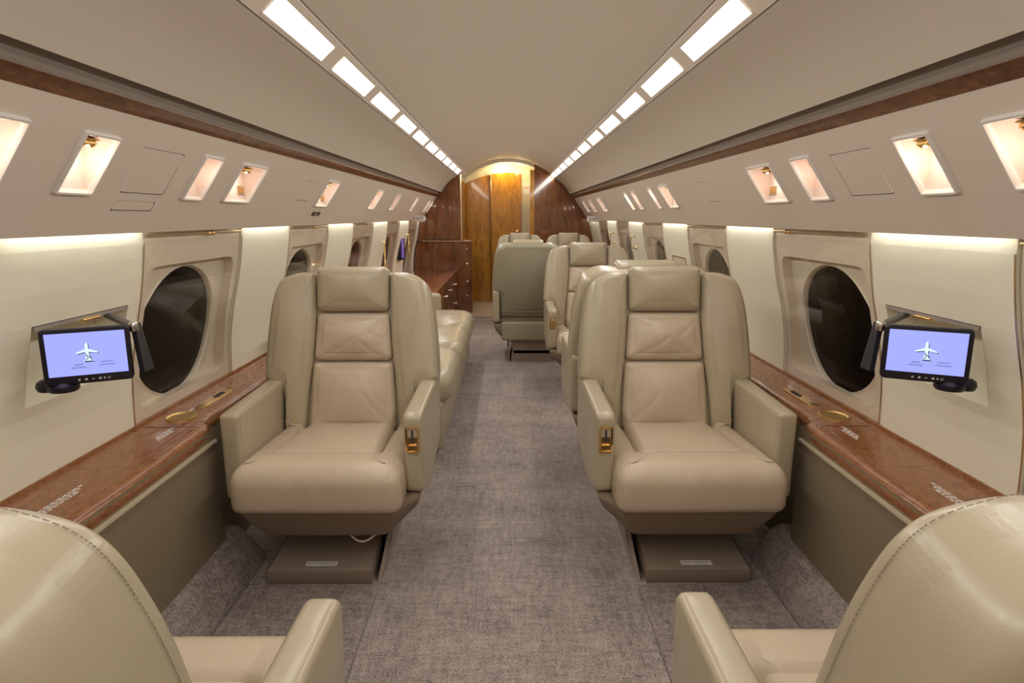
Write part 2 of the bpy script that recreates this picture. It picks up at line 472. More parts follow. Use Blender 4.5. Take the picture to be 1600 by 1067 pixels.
def wall_side(s, side):
    # outer skin behind everything, then the pieces one sees
    mb = MB()
    extrude(mb, [(WX(z) + 0.10, z) for z in [0, .3, .54, .7, .83, .95, 1.1, 1.24]] + [(1.0, 1.5), (0.9, 1.62)], YB, 9.2 if s > 0 else YE[s], s)
    wl = struct(mb.build('wall_' + side, 'wall'), 'curved %s cabin wall shell behind the panels' % side)
    # overhead service panel with openings
    holes = [(a + .006, b - .006, T0, T1) for a, b, k in READ[s]] + DOORS[s]
    ys = sorted({YB, YE[s]} | {h[0] for h in holes} | {h[1] for h in holes})
    ts = sorted({0.0, 1.0} | {h[2] for h in holes} | {h[3] for h in holes})
    mb = MB()
    for y0, y1 in zip(ys, ys[1:]):
        for t0, t1 in zip(ts, ts[1:]):
            cy, ct = (y0+y1)/2, (t0+t1)/2
            if any(h[0] < cy < h[1] and h[2] < ct < h[3] for h in holes): continue
            mb.add([PS(s, y0, t0), PS(s, y1, t0), PS(s, y1, t1), PS(s, y0, t1)], [(0, 1, 2, 3)])
    lip = [(1.060, 1.157), (1.0608, 1.1545), (1.0625, 1.1535), (1.0645, 1.155), (1.0635, 1.165), (1.03, 1.225)]
    extrude(mb, lip, YB, YE[s], s)
    op = mb.build('overhead_panel', 'overhead', wl)
    for (a, b, t0, t1) in DOORS[s]:
        mb = MB()
        g = .0022; gt = g/.332
        ol = rounded([(a+g, t0+gt), (b-g, t0+gt), (b-g, t1-gt), (a+g, t1-gt)], 0.012, 4, 0.5)
        mb.pad(ol, 0.008, 0.0015, 0, fn=lambda u, v, w: PS(s, u, v, w - .0075), rings=1)
        mb.build('access_door', 'overhead', op, sharp=math.radians(12))
        mb = MB()
        mb.add([PS(s, a-.01, t0-.02, -.012), PS(s, b+.01, t0-.02, -.012), PS(s, b+.01, t1+.02, -.012), PS(s, a-.01, t1+.02, -.012)], [(0, 1, 2, 3)])
        mb.build('door_backing', 'dark', op)
    # white panels between the windows
    edges = [YB] + [e for w in WIN for e in w] + [8.72 if s > 0 else YE[s]]
    zs = [0.545, 0.6, .66, .72, .78, .84, .9, .96, 1.02, 1.08, 1.12, 1.16, 1.22]
    for i in range(0, len(edges), 2):
        a, b = edges[i] + .004, edges[i+1] - .004
        mb = MB()
        if i == 2:   # holds the monitor niche
            h = (1.485, 1.872, 0.745, 0.945)
            zz = sorted(set(zs) | {h[2], h[3]}); yy = [a, h[0], h[1], b]
            for y0, y1 in zip(yy, yy[1:]):
                for z0, z1 in zip(zz, zz[1:]):
                    if h[0] <= (y0+y1)/2 <= h[1] and h[2] < (z0+z1)/2 < h[3]: continue
                    mb.add([WP(s, y0, z0, .008), WP(s, y1, z0, .008), WP(s, y1, z1, .008), WP(s, y0, z1, .008)], [(0, 1, 2, 3)])
        else:
            mb.grid([[WP(s, y, z, .008) for z in zs] for y in (a, b)])
        for y in (a, b):
            mb.grid([[WP(s, y, z, .008) for z in zs], [WP(s, y, z, -.012) for z in zs]])
        wp = mb.build('wall_panel', 'wall', wl)
        if i == 2:
            mb = MB()
            d = 0.075
            q = [(h[0], h[2]), (h[1], h[2]), (h[1], h[3]), (h[0], h[3])]
            fr = [WP(s, y, z, .008) for y, z in q]; bk = [(s*(WX(.84) + d - .01), y, z) for y, z in [(h[0], h[2]+.03), (h[1], h[2]+.03), (h[1], h[3]), (h[0], h[3])]]
            mb.add(fr + bk, [(0, 1, 5, 4), (1, 2, 6, 5), (2, 3, 7, 6), (3, 0, 4, 7), (4, 5, 6, 7)])
            mb.build('monitor_niche', 'wall', wp, smooth=False)
            mb = MB(); mb.box(s*(WX(.94) - .012), s*(WX(.94) + .01), h[0] + .004, h[1] - .004, .934, .943)
            mb.build('niche_rail', 'satin', wp)
            mb = MB(); mb.rbox(s*(WX(.94) - .022), s*(WX(.94) + .002), 1.655, 1.725, .929, .938, .004)
            mb.build('niche_latch', 'gold', wp)
        # seams in soft brass at both ends
        for y in (a, b):
            if YB + .1 < y < 8.6:
                mb = MB()
                mb.grid([[WP(s, y + dy, z, .0105) for z in zs[:-2]] for dy in (-.003, .003)])
                mb.build('seam_strip', 'brass_soft', wp)
        # hidden cove tube above this panel
        if b - a > .1:
            mb = MB()
            mb.tube([(s*1.068, a + .02, 1.187), (s*1.068, b - .02, 1.187)], 0.006, 8)
            mb.build('cove_tube', 'cove', wp)
    # wall behind the ledge down to the floor
    mb = MB()
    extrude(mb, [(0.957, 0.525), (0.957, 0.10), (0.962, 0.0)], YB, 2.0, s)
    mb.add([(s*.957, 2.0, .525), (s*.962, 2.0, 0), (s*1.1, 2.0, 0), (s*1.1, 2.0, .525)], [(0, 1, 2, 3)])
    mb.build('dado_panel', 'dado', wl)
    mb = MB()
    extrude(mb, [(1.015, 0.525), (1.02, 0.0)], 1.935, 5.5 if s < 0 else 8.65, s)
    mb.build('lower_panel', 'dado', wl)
    return wl
wall_l = wall_side(-1, 'left')
wall_r = wall_side(1, 'right')
mb = MB(); mb.box(-1.25, 1.25, YB - .05, YB, 0, 2.0)
struct(mb.build('wall_back', 'cream'), 'plain cream bulkhead behind the camera')

# ------------------------------------------------------------------ windows
def ell(cy, cz, ry, rz, n):
    return [(cy + ry*math.cos(2*PI*k/n + PI/4), cz + rz*math.sin(2*PI*k/n + PI/4)) for k in range(n)]
def rrect(y0, y1, z0, z1, r, n):
    """rounded rectangle sampled in n points starting at 45 degrees"""
    cy, cz, hy, hz = (y0+y1)/2, (z0+z1)/2, (y1-y0)/2, (z1-z0)/2
    out = []
    for k in range(n):
        a = 2*PI*k/n + PI/4
        c, s_ = math.cos(a), math.sin(a)
        e = 2/16 if r else 0.0
        if r:
            x = math.copysign(abs(c)**e, c); z = math.copysign(abs(s_)**e, s_)
        else:
            m_ = max(abs(c), abs(s_)); x, z = c/m_, s_/m_
        out.append((cy + hy*x, cz + hz*z))
    return out
wn = 0
for s, side in ((-1, 'left'), (1, 'right')):
    for i, (a, b) in enumerate(WIN):
        wn += 1
        n = 64
        A = rrect(a, b, .545, 1.20, 0, n)
        B = rrect(a + .045, b - .045, .585, 1.045, 1, n)
        E1 = ell((a+b)/2 - .02, .800, .274, .236, n)
        E2 = ell((a+b)/2 - .02, .800, .262, .226, n)
        if b - a < .7:
            E1 = ell((a+b)/2 - .01, .800, (b-a)/2 - .09, .232, n); E2 = ell((a+b)/2 - .01, .8, (b-a)/2 - .10, .22, n)
        mb = MB()
        lerp = lambda P, Q, q: [(p[0] + (r[0]-p[0])*q, p[1] + (r[1]-p[1])*q) for p, r in zip(P, Q)]
        loops = [[WP(s, y, z, 0) for y, z in lerp(A, B, q)] for q in (0, .33, .66, 1)]
        loops.append([WP(s, y, z, -.035) for y, z in B])
        mb.loft(loops, cap0=False, cap1=False)
        w = struct(mb.build('window_%d' % wn, 'window_plastic'), 'oval cabin window with clear cover, %s from the camera on the %s wall' % (ORD[i], side))
        mb = MB()
        loops = [[WP(s, y, z, -.035) for y, z in lerp(B, E1, q)] for q in (0, .33, .66, 1)]
        loops += [[WP(s, y, z, -.030) for y, z in lerp(E1, E2, .5)], [WP(s, y, z, -.036) for y, z in E2], [WP(s, y, z, -.052) for y, z in E2]]
        mb.loft(loops, cap0=False, cap1=False)
        mb.build('window_reveal', 'cream', w)
        mb = MB()
        loops = [[WP(s, (a+b)/2 - .02 + (y - (a+b)/2 + .02)*q, .8 + (z-.8)*q, -.048) for y, z in E2] for q in (1.03, .66, .33, .02)]
        mb.loft(loops, cap0=False)
        mb.build('pane', 'night_pane', w)
        mb = MB()
        zz = [.56, .62, .68, .74, .8, .86, .92, .98, 1.04, 1.09, 1.125]
        mb.grid([[WP(s, y, z, .004) for z in zz] for y in (a + .012, b - .012)])
        mb.build('clear_cover', 'cover', w)
        mb = MB()
        mb.tube([(s*(WX(1.13) - .014), a + .012, 1.143), (s*(WX(1.13) - .014), b - .012, 1.143)], .0035, 8)
        yk = b - .42*(b-a) if s < 0 else b - .16
        rod = mb.build('shade_rod', 'brass_soft', w)
        for dy in (0, .03):
            mb = MB(); mb.lathe([(.0, -.011), (.006, -.009), (.009, 0), (.006, .009), (0, .011)], (s*(WX(1.13) - .014), yk + dy, 1.141), (0, 1, 0), 10)
            mb.build('knob', 'gold', rod)

# ------------------------------------------------------------------ side ledges (continuous burl worktop)
def ledge(s, side):
    mb = MB()
    def prof(xi):
        return [(1.20, ZL - .03), (1.20, ZL + .012), (1.172, ZL + .012), (1.168, ZL), (xi + .03, ZL), (xi + .014, ZL - .004), (xi + .004, ZL - .014), (xi, ZL - .03), (xi + .002, ZL - .045), (xi + .012, ZL - .05), (1.20, ZL - .05)]
    loops = []
    for y, xi in ((YB, .955), (1.87, .955), (1.95, .957), (1.995, .968), (2.02, .99), (2.045, 1.006), (2.10, 1.012), (5.5 if s < 0 else 8.65, 1.012)):
        loops.append([(s*p[0], y, p[1]) for p in prof(xi)])
    mb.loft(loops)
    L = tag(mb.build('side_ledge', 'burl'), 'long glossy burl wood ledge under the %s windows' % side, 'ledge')
    mb = MB()
    extrude(mb, [(.958, ZL - .05), (.950, ZL - .052), (.948, ZL - .058), (.951, ZL - .064), (.958, ZL - .066)], YB, 1.99, s)
    mb.build('piping', 'leather', L)
    mb = MB()                       # inlay lines
    for x in (.995, 1.018):
        mb.box(s*(x - .0008), s*(x + .0008), YB, 1.94, ZL, ZL + .0006)
    mb.box(s*.99, s*1.16, 1.62, 1.622, ZL, ZL + .0006)
    mb.build('inlay', 'brass_soft', L)
    mb = MB(); mb.box(s*.985, s*1.165, 1.955, 1.958, ZL, ZL + .0008)
    mb.build('leaf_seam', 'dark', L)
    rnd = random.Random(3)
    for y0, y1 in ((1.33, 1.50), (1.83, 1.945)):       # fine print on the table leaf
        mb = MB()
        for k, x in enumerate((1.048, 1.057, 1.066)):
            y = y0 + k*.012
            while y < y1 - (2 - k)*.02:
                l = rnd.uniform(.008, .02)
                mb.box(s*x, s*(x + .005), y, y + l, ZL, ZL + .0005); y += l + .005
        mb.build('placard_print', 'print', L)['kind'] = 'stuff'
    # drink well
    mb = MB()
    c = (s*1.094, 2.06)
    rr = lambda r, z: [(c[0] + r*.95*math.cos(2*PI*k/32), c[1] + r*1.05*math.sin(2*PI*k/32), z) for k in range(32)]
    mb.loft([rr(.050, ZL), rr(.050, ZL + .004), rr(.046, ZL + .005), rr(.043, ZL + .002), rr(.042, ZL + .0012)])
    cup = mb.build('cup_well', 'cup', L, sharp=math.radians(25))
    # switch panel
    mb = MB()
    ol = rounded([(1.062, 2.165), (1.104, 2.165), (1.104, 2.40), (1.062, 2.40)], .02, 6)
    mb.pad(ol, .006, .002, 0, fn=lambda u, v, w: (s*u, v, ZL + w - .001), rings=1)
    sp = mb.build('switch_panel', 'gold', L)
    for k in range(3):
        mb = MB(); mb.box(s*1.074, s*1.092, 2.29 + .024*k, 2.306 + .024*k, ZL + .004, ZL + .0075)
        mb.build('switch', 'ink', sp)
    return L
ledge(-1, 'left'); ledge(1, 'right')

# ------------------------------------------------------------------ ceiling lights
for s, side in ((-1, 'left'), (1, 'right')):
    n = nb = 0
    for k in range(-5, 12):
        y0 = 1.70 + .6275*k; y1 = min(y0 + .505, YE[s] - .01)
        if y0 < YB or y1 - y0 < .05: continue
        vis = y1 > 1.4
        lab = '%s white ceiling light panel from the camera in the %s row' % (ORD[n], side) if vis else 'ceiling light out of view behind the camera in the %s row, %s from the back' % (side, ORD[nb])
        if vis: n += 1
        else: nb += 1
        xs = [.556 + .046*i/3 for i in range(4)]
        mb = MB()
        mb.grid([[(s*x, y, arch_z(x) - .0045) for x in xs] for y in (y0, y1)])
        o = tag(mb.build('ceiling_light', 'lamp'), lab, 'ceiling light', 'ceiling light strips')
        mb = MB()
        for (ya, yb, xa, xb) in ((y0 - .006, y0, .550, .608), (y1, y1 + .006, .550, .608), (y0, y1, .550, .556), (y0, y1, .602, .608)):
            mb.grid([[(s*x, y, arch_z(x) - .0055) for x in (xa, xb)] for y in (ya, yb)])
        mb.build('light_frame', 'overhead', o)
        ld = bpy.data.lights.new('strip_lamp', 'AREA'); ld.shape = 'RECTANGLE'
        ld.size = .046*1.35; ld.size_y = y1 - y0
        ld.energy = PI*STRIP_L*ld.size*ld.size_y/1.35; ld.color = (1.0, .965, .91)
        lo = bpy.data.objects.new('lamp_glow', ld); C.objects.link(lo); lo.parent = o
        lo.location = (s*.579, (y0+y1)/2, arch_z(.579) - .010)
        lo.rotation_euler = (0, s*math.atan(.579/(arch_z(.579) - 1.074)), 0)

# ------------------------------------------------------------------ reading lights
def reading(s, side, a, b, kind, idx):
    what = {'wide': 'wide lit reading light recess', 'narrow': 'narrow lit reading light recess', 'grille': 'lit reading light recess with gold grille'}[kind]
    y0, y1 = a + .006, b - .006
    cy = (y0+y1)/2
    ctr = PS(s, cy, (T0+T1)/2)
    root = thing('reading_light', '%s, %s from camera in %s overhead panel' % (what, ORD[idx], side), 'reading light', ctr, 0, 'reading lights in the overhead panels')
    L = lambda p: (p[0]-ctr[0], p[1]-ctr[1], p[2]-ctr[2])
    gt = .006/.332
    mb = MB()
    def loop(e, off):
        ol = rounded([(y0 - e, T0 - e/.332), (y1 + e, T0 - e/.332), (y1 + e, T1 + e/.332), (y0 - e, T1 + e/.332)], .006 + max(e, 0), 4, 1)
        return [L(PS(s, u, v, off)) for u, v in ol]
    mb.loft([loop(.010, 0), loop(.0095, .005), loop(.0065, .0085), loop(.002, .008), loop(-.001, .003), loop(-.001, -.006)], cap0=False, cap1=False)
    mb.build('rim', 'white', root)
    # wedge cavity
    p0, p1 = PS(s, 0, T0), PS(s, 0, T1)
    xb = p1[0] + s*.004
    mb = MB()
    v = [(p0[0], y0, p0[2]), (p0[0], y1, p0[2]), (xb, y1, p0[2] + .004), (xb, y0, p0[2] + .004), (xb, y0, p1[2]), (xb, y1, p1[2]), (p1[0], y0, p1[2]), (p1[0], y1, p1[2])]
    mb.add([L(p) for p in v], [(0, 1, 2, 3), (3, 2, 5, 4), (4, 5, 7, 6), (0, 3, 4, 6), (1, 2, 5, 7)])
    mb.build('cavity', 'cavity', root, smooth=False)
    wdt = min(.5*(y1-y0), .05)
    lx = p0[0] + s*.040; lz = p0[2] + .002
    r = .028 if kind != 'narrow' else .014
    r = min(r, (y1 - y0)*.4)
    mb = MB()
    mb.lathe([(r*1.15, 0), (r*1.15, -.003), (r*.9, -.005), (r, -.012), (r*.8, -.02), (r*.62, -.022), (r*.55, -.016), (0.0, -.016)], L((lx, cy, lz)), (s*-.25, 0, 1), 16)
    hs = mb.build('lamp_housing', 'gold', root)
    mb = MB(); mb.lathe([(r*.5, -.017), (r*.4, -.021), (0, -.022)], L((lx, cy, lz)), (s*-.25, 0, 1), 12)
    mb.build('bulb', 'bulb', hs)
    if kind == 'grille':
        mb = MB(); mb.lathe([(.012, 0), (.013, -.006), (.006, -.012), (0, -.012)], L((lx - s*.01, cy - .06, lz)), (s*-.4, 0, 1), 12)
        mb.build('air_nozzle', 'gold', root)
        z0 = p1[2] + .022
        mb = MB(); mb.box(*[L((xb - s*.004, 0, 0))[0], L((xb, 0, 0))[0]], y1 - .075 - ctr[1], y1 - .02 - ctr[1], z0 - ctr[2], z0 + .03 - ctr[2])
        g = mb.build('gold_grille', 'brass_soft', root, smooth=False)
        for k in range(4):
            mb = MB(); mb.box(L((xb - s*.0055, 0, 0))[0], L((xb - s*.004, 0, 0))[0], y1 - .070 + .0125*k - ctr[1], y1 - .064 + .0125*k - ctr[1], z0 + .004 - ctr[2], z0 + .026 - ctr[2])
            mb.build('grille_bar', 'gold', g, smooth=False)
    ld = bpy.data.lights.new('reading_lamp', 'POINT')
    ld.energy = READ_W*(1.0 if kind != 'narrow' else .55)
    ld.color = (1.0, .80, .68); ld.shadow_soft_size = .008
    lo = bpy.data.objects.new('lamp_glow', ld); C.objects.link(lo)
    lo.parent = root
    lo.location = L((lx - s*.008, cy, lz - .045))
for s, side in ((-1, 'left'), (1, 'right')):
    for i, (a, b, k) in enumerate(READ[s]): reading(s, side, a, b, k, i)

# ------------------------------------------------------------------ small signs on the overhead panels
def sign_exit(s, side, y, t):
    c = PS(s, y, t)
    root = thing('exit_sign', 'small white exit sign on the far %s overhead panel' % side, 'sign', c)
    L = lambda p: (p[0]-c[0], p[1]-c[1], p[2]-c[2])
    mb = MB()
    # plate faces the cabin's rear (towards the camera)
    ol = rounded([(-.080, -.032), (.080, -.032), (.080, .032), (-.080, .032)], .03, 8)
    mb.pad(ol, .03, .008, 0, fn=lambda u, v, w: (u - s*.045, -w, v - .022), rb=.004, rings=1)
    mb.build('sign_body', 'white', root)
    tb = text_mb('EXIT', .054, lambda u, v: (u - s*.045, -.0305, v - .022))
    tb.build('lettering', 'ink', root, smooth=False)
sign_exit(-1, 'left', 7.2, .86); sign_exit(1, 'right', 7.55, .88)
c = PS(-1, 3.47, .79)
mb = MB()
mb.add([PS(-1, y, t, o) for o in (0, .004) for y, t in ((3.405, .76), (3.535, .76), (3.535, .825), (3.405, .825))],
       [(0, 3, 2, 1), (4, 5, 6, 7), (0, 1, 5, 4), (1, 2, 6, 5), (2, 3, 7, 6), (3, 0, 4, 7)])
o = tag(mb.build('seat_sign', 'black', smooth=False), 'small black square sign on the left overhead panel', 'sign')
mb = MB()
for (y0, y1, t0, t1) in ((3.45, 3.46, .775, .81), (3.46, 3.49, .797, .807), (3.452, 3.466, .768, .774)):
    mb.add([PS(-1, y, t, .0046) for y, t in ((y0, t0), (y1, t0), (y1, t1), (y0, t1))], [(0, 1, 2, 3)])
mb.build('symbol', 'print', o, smooth=False)

# ------------------------------------------------------------------ seats
TH = math.radians(12)
def BK(u, v, w):
    """back frame: u across, v up along the reclined back, w towards the sitter (-y)"""
    return (u, 0.07 + v*math.sin(TH) - w*math.cos(TH), 0.385 + v*math.cos(TH)*1.0 + w*math.sin(TH))
def make_seat(label, group, aisle, shell='leather', wide=1.0, placard=True, cable=False):
    """facing -y, origin on the floor under the seat; aisle = +1 if the slim latch arm is at +x"""
    t = thing('cabin_seat', label, 'seat', (0, 0, 0), 0, group)
    k = wide
    # pedestal
    bx = -aisle*.032
    mb = MB()
    rect = lambda x0, x1, y0, y1, z: [(x0, y0, z), (x1, y0, z), (x1, y1, z), (x0, y1, z)]
    x0, x1 = bx - .172, bx + .172
    mb.loft([rect(x0 + .004, x1 - .004, -.350, .20, 0.0), rect(x0, x1, -.356, .20, .01), rect(x0, x1, -.356, .20, .052), rect(x0 + .005, x1 - .005, -.348, .20, .059), rect(x0 + .006, x1 - .006, .199, .20, .095)])
    ped = mb.build('pedestal', 'base', t)
    if placard:
        zt = lambda y, d: .059 + (y + .348)*.0658 + d
        mb = MB(); mb.add([(x, y, zt(y, d)) for d in (-.001, .0012) for x, y in ((bx - .052, -.341), (bx + .052, -.341), (bx + .052, -.317), (bx - .052, -.317))], [(0, 3, 2, 1), (4, 5, 6, 7), (0, 1, 5, 4), (1, 2, 6, 5), (2, 3, 7, 6), (3, 0, 4, 7)])
        pl = mb.build('placard', 'label', t, smooth=False)
        text_mb('LIFE VEST UNDER SEAT BASE', .0072, lambda u, v: (bx + u, -.329 + v*1.6, zt(-.329 + v*1.6, .0016))).build('lettering', 'ink', pl, smooth=False)
    mb = MB()                                     # swivel plinth
    mb.loft([rect(-.15 + bx, .15 + bx, -.16, .20, .07), rect(-.16, .16, -.20, .20, .215)])
    mb.build('swivel', 'base', t)
    mb = MB()                                     # aisle side rail
    xr = bx + aisle*.186
    mb.add([(xr, -.345, 0), (xr, .2, 0), (xr, .2, .2), (xr + aisle*.03, -.16, .2), (xr + aisle*.012, -.345, 0), (xr + aisle*.012, .2, 0), (xr + aisle*.012, .2, .2), (xr + aisle*.042, -.16, .2)],
           [(0, 1, 2, 3), (4, 7, 6, 5), (0, 4, 5, 1), (1, 5, 6, 2), (2, 6, 7, 3), (3, 7, 4, 0)])
    rail = mb.build('side_rail', 'base', t, smooth=False)
    mb = MB(); mb.box(xr + aisle*.013, xr + aisle*.018, -.25, -.15, .06, .12)
    mb.build('rail_slot', 'black', rail, smooth=False)
    if cable:
        mb = MB()
        mb.tube([(aisle*(.06 + .11*q), -.345 - .02*math.sin(PI*q), .19 - .03*math.sin(PI*q)) for q in [i/12 for i in range(13)]], .0028, 6)
        mb.build('cable', 'cream', t)
    # tub
    mb = MB()
    def ring(hf, hb, ya, yb, z):
        return [(p[0]*k, p[1], z) for p in rounded([(-hf, ya), (hf, ya), (hb, ya + .095), (hb, yb), (-hb, yb), (-hb, ya + .095)], .03, 4, 9)]
    mb.loft([ring(.185, .215, -.36, .20, .185), ring(.195, .225, -.372, .215, .187), ring(.232, .292, -.43, .25, .270), ring(.245, .305, -.444, .255, .305), ring(.245, .30, -.440, .255, .318)])
    mb.build('seat_tub', 'tub', t)
    # cushion
    mb = MB()
    ol = rounded([(-.262*k, -.472), (.262*k, -.472), (.262*k, .08), (-.262*k, .08)], [.045, .045, .02, .02], 6, .011)
    CREASE = [(-.06, .0022, 1), (.005, .0026, -1), (.035, .0018, .5), (-.13, .0016, -.6), (.11, .002, .8), (.16, .0012, -1)]
    def cush(u, v, w):
        q = max(0.0, min(1.0, (-.30 - v)/.14)); 
        top = max(0.0, (w - .05)/.10)
        dip = 0.0
        if w > .125:
            a = max(0, min(1, (.190*k - abs(u))/.02)); b = max(0, min(1, (v + .345)/.04))
            dip = .030*a*a*(3-2*a)*b*b*(3-2*b)
        z = .300 + w*(1.06 - .20*max(0, min(1, (v + .42)/.5))) - dip
        bul = .008*math.sin(PI*max(0, min(1, w/.15))) if v < -.3 else 0
        if v < -.36 and w > .05:
            bul -= sum(d_*math.exp(-((u - x_ - .1*(w - .12)*sg_)/.006)**2) for x_, d_, sg_ in CREASE)*math.sin(PI*max(0, min(1, (w - .05)/.1)))
        return (u, v - bul, z)
    mb.pad(ol, .150, .062, .010, fn=cush, rb=.028, seg=7, rings=16)
    cu = mb.build('seat_cushion', 'leather_soft_lit', t)
    mb = MB()
    ol = rounded([(-.178*k, -.335), (.178*k, -.335), (.158*k, .07), (-.158*k, .07)], .03, 5, .03)
    mb.pad(ol, .034, .020, .010, fn=lambda u, v, w: (u, v, .426 + w - .030*max(0, min(1, (v + .42)/.5))), seg=5, rings=5)
    mb.build('centre_panel', 'leather_soft_lit', cu)
    # back shell, wings, cushions
    half = [(.0, .615), (.145, .613), (.215, .607), (.272, .575), (.300, .50), (.316, .38), (.325, .235), (.318, .20), (.262, .17), (.250, .0)]
    def sm(pts, n=4):    # smooth an open polyline
        out = []
        for i in range(len(pts) - 1):
            p0, p1, p2, p3 = pts[max(i-1, 0)], pts[i], pts[i+1], pts[min(i+2, len(pts)-1)]
            for j in range(n):
                q = j/n
                out.append(tuple(.5*((2*b) + (c_-a)*q + (2*a - 5*b + 4*c_ - d)*q*q + (-a + 3*b - 3*c_ + d)*q**3) for a, b, c_, d in zip(p0, p1, p2, p3)))
        out.append(pts[-1]); return out
    outer = [(-x, y) for x, y in reversed(sm(half[1:8], 7))]
    full = [(-.255, .19), (-.25, 0), (.25, 0), (.255, .19)] + [(-x, y) for x, y in reversed(outer)] + outer[:0]
    sh = [(.25, 0.0), (.255, .185)] + [(-x, y) for x, y in outer] 
    sh = sh + [(-x, y) for x, y in reversed(sh)]
    sh2 = []
    for i, p in enumerate(sh):
        qn = sh[(i+1) % len(sh)]
        L_ = math.hypot(qn[0]-p[0], qn[1]-p[1]); m_ = max(1, round(L_/.022))
        for j in range(m_): sh2.append((p[0] + (qn[0]-p[0])*j/m_, p[1] + (qn[1]-p[1])*j/m_))
    mb = MB()
    mb.pad([(u*k, v) for u, v in sh2], .085, .028, .05, fn=lambda u, v, w: BK(u, v, .012 - w), rb=.008, seg=7, rings=10)
    bs = mb.build('back_shell', shell, t)
    mb = MB()
    for sg in (-1, 1):
        line = sm(half[1:7], 9)
        for p, q in zip(line, line[1:]):
            A_, B_ = Vector(BK(sg*p[0]*k*1.004, p[1] + .001, .041)), Vector(BK(sg*q[0]*k*1.004, q[1] + .001, .041))
            n_ = max(1, round((B_ - A_).length/.005))
            for j in range(n_): mb.tube([A_.lerp(B_, j/n_), A_.lerp(B_, (j + .7)/n_)], .00055, 4)
    sm_ = mb.build('stitching', 'thread', bs); sm_['kind'] = 'stuff'
    if shell != 'leather':
        mb = MB()
        for z in (.0, -.03): mb.tube([BK(-.23*k, z + .06, -.092), BK(-.1*k, z + .06, -.112), BK(.1*k, z + .06, -.112), BK(.23*k, z + .06, -.092)], .003, 6)
        mb.build('welt', 'base', bs)['kind'] = 'stuff'
        mb = MB()
        ol2 = rounded([(-.24*k, .19), (.24*k, .19), (.245*k, .345), (-.245*k, .345)], .03, 5)
        mb.pad(ol2, .03, .015, 0, fn=lambda u, v, w: (u, .235 + w, v), rings=1)
        mb.build('lower_panel', shell, t)
    for sg in (-1, 1):
        ol = [(.142, .0), (.142, .0)]
        inner = [(.178, 0.01), (.168, .15), (.150, .30), (.143, .43), (.143, .60)]
        out = sm([(.150, .612), (.215, .607), (.272, .575), (.300, .50), (.316, .38), (.325, .235), (.318, .20), (.262, .165), (.250, .01)], 9)
        pts = sm(inner, 9) + out
        pts = rounded([p for i, p in enumerate(pts) if i == 0 or math.hypot(p[0]-pts[i-1][0], p[1]-pts[i-1][1]) > .003], .006, 2, .02)
        mb = MB()
        def wing(u, v, w, sg=sg):
            x = sg*u*k
            fwd = .020*max(0, min(1, (u - .15)/.15))
            return BK(x, v, w - .015 + fwd*(1 if w > .02 else .3))
        mb.pad(pts, .066, .026, .014, fn=wing, rb=.01, seg=6, rings=7)
        mb.build('wing_bolster', 'leather', t)
    mb = MB()
    ol = rounded([(-.136*k, .462), (.136*k, .462), (.136*k, .632), (-.136*k, .632)], .022, 5, .03)
    mb.pad(ol, .100, .035, .012, fn=lambda u, v, w: BK(u, v, w - .04 + .018*(v - .462)/.17), rb=.02, seg=6, rings=5)
    mb.build('headrest', 'leather', t)
    def folds(u, v, lines):
        g = 0.0
        for (x0, y0, x1, y1, w_, d_) in lines:
            dx, dy = x1 - x0, y1 - y0; L2 = dx*dx + dy*dy
            q = ((u - x0)*dx + (v - y0)*dy)/L2
            if -.1 < q < 1.1:
                px, py = u - x0 - q*dx, v - y0 - q*dy + .012*math.sin(PI*q)
                g += d_*math.exp(-(px*px + py*py)/(w_*w_))*max(0, math.sin(PI*max(0, min(1, q))))**.6
        return g
    F_UP = [(-.13, .29, .02, .37, .009, .004), (.13, .285, .03, .35, .008, .0045), (.12, .44, .04, .36, .009, .0045), (.05, .40, .12, .36, .007, .003), (-.12, .44, -.05, .40, .010, .003), (-.08, .285, .05, .30, .008, .003)]
    F_LO = [(-.15, .03, -.02, .16, .010, .004), (.15, .03, .03, .17, .010, .0045), (.14, .08, .06, .20, .009, .0035), (-.14, .10, -.07, .22, .009, .003), (-.08, .26, -.06, .17, .007, .003), (.02, .26, .015, .18, .007, .0025), (-.10, .03, .08, .045, .010, .003)]
    for nm, pts, fl in (('upper_back_cushion', [(-.150*k, .275), (.150*k, .275), (.137*k, .458), (-.137*k, .458)], F_UP), ('lower_back_cushion', [(-.168*k, .012), (.168*k, .012), (.153*k, .27), (-.153*k, .27)], F_LO)):
        mb = MB()
        mb.pad(rounded(pts, .024, 5, .009), .060, .028, .024, fn=lambda u, v, w: BK(u, v, w - .012 - (folds(u, v, fl) if w > .035 else 0)), seg=6, rings=20)
        mb.build(nm, 'leather_soft_lit', t)
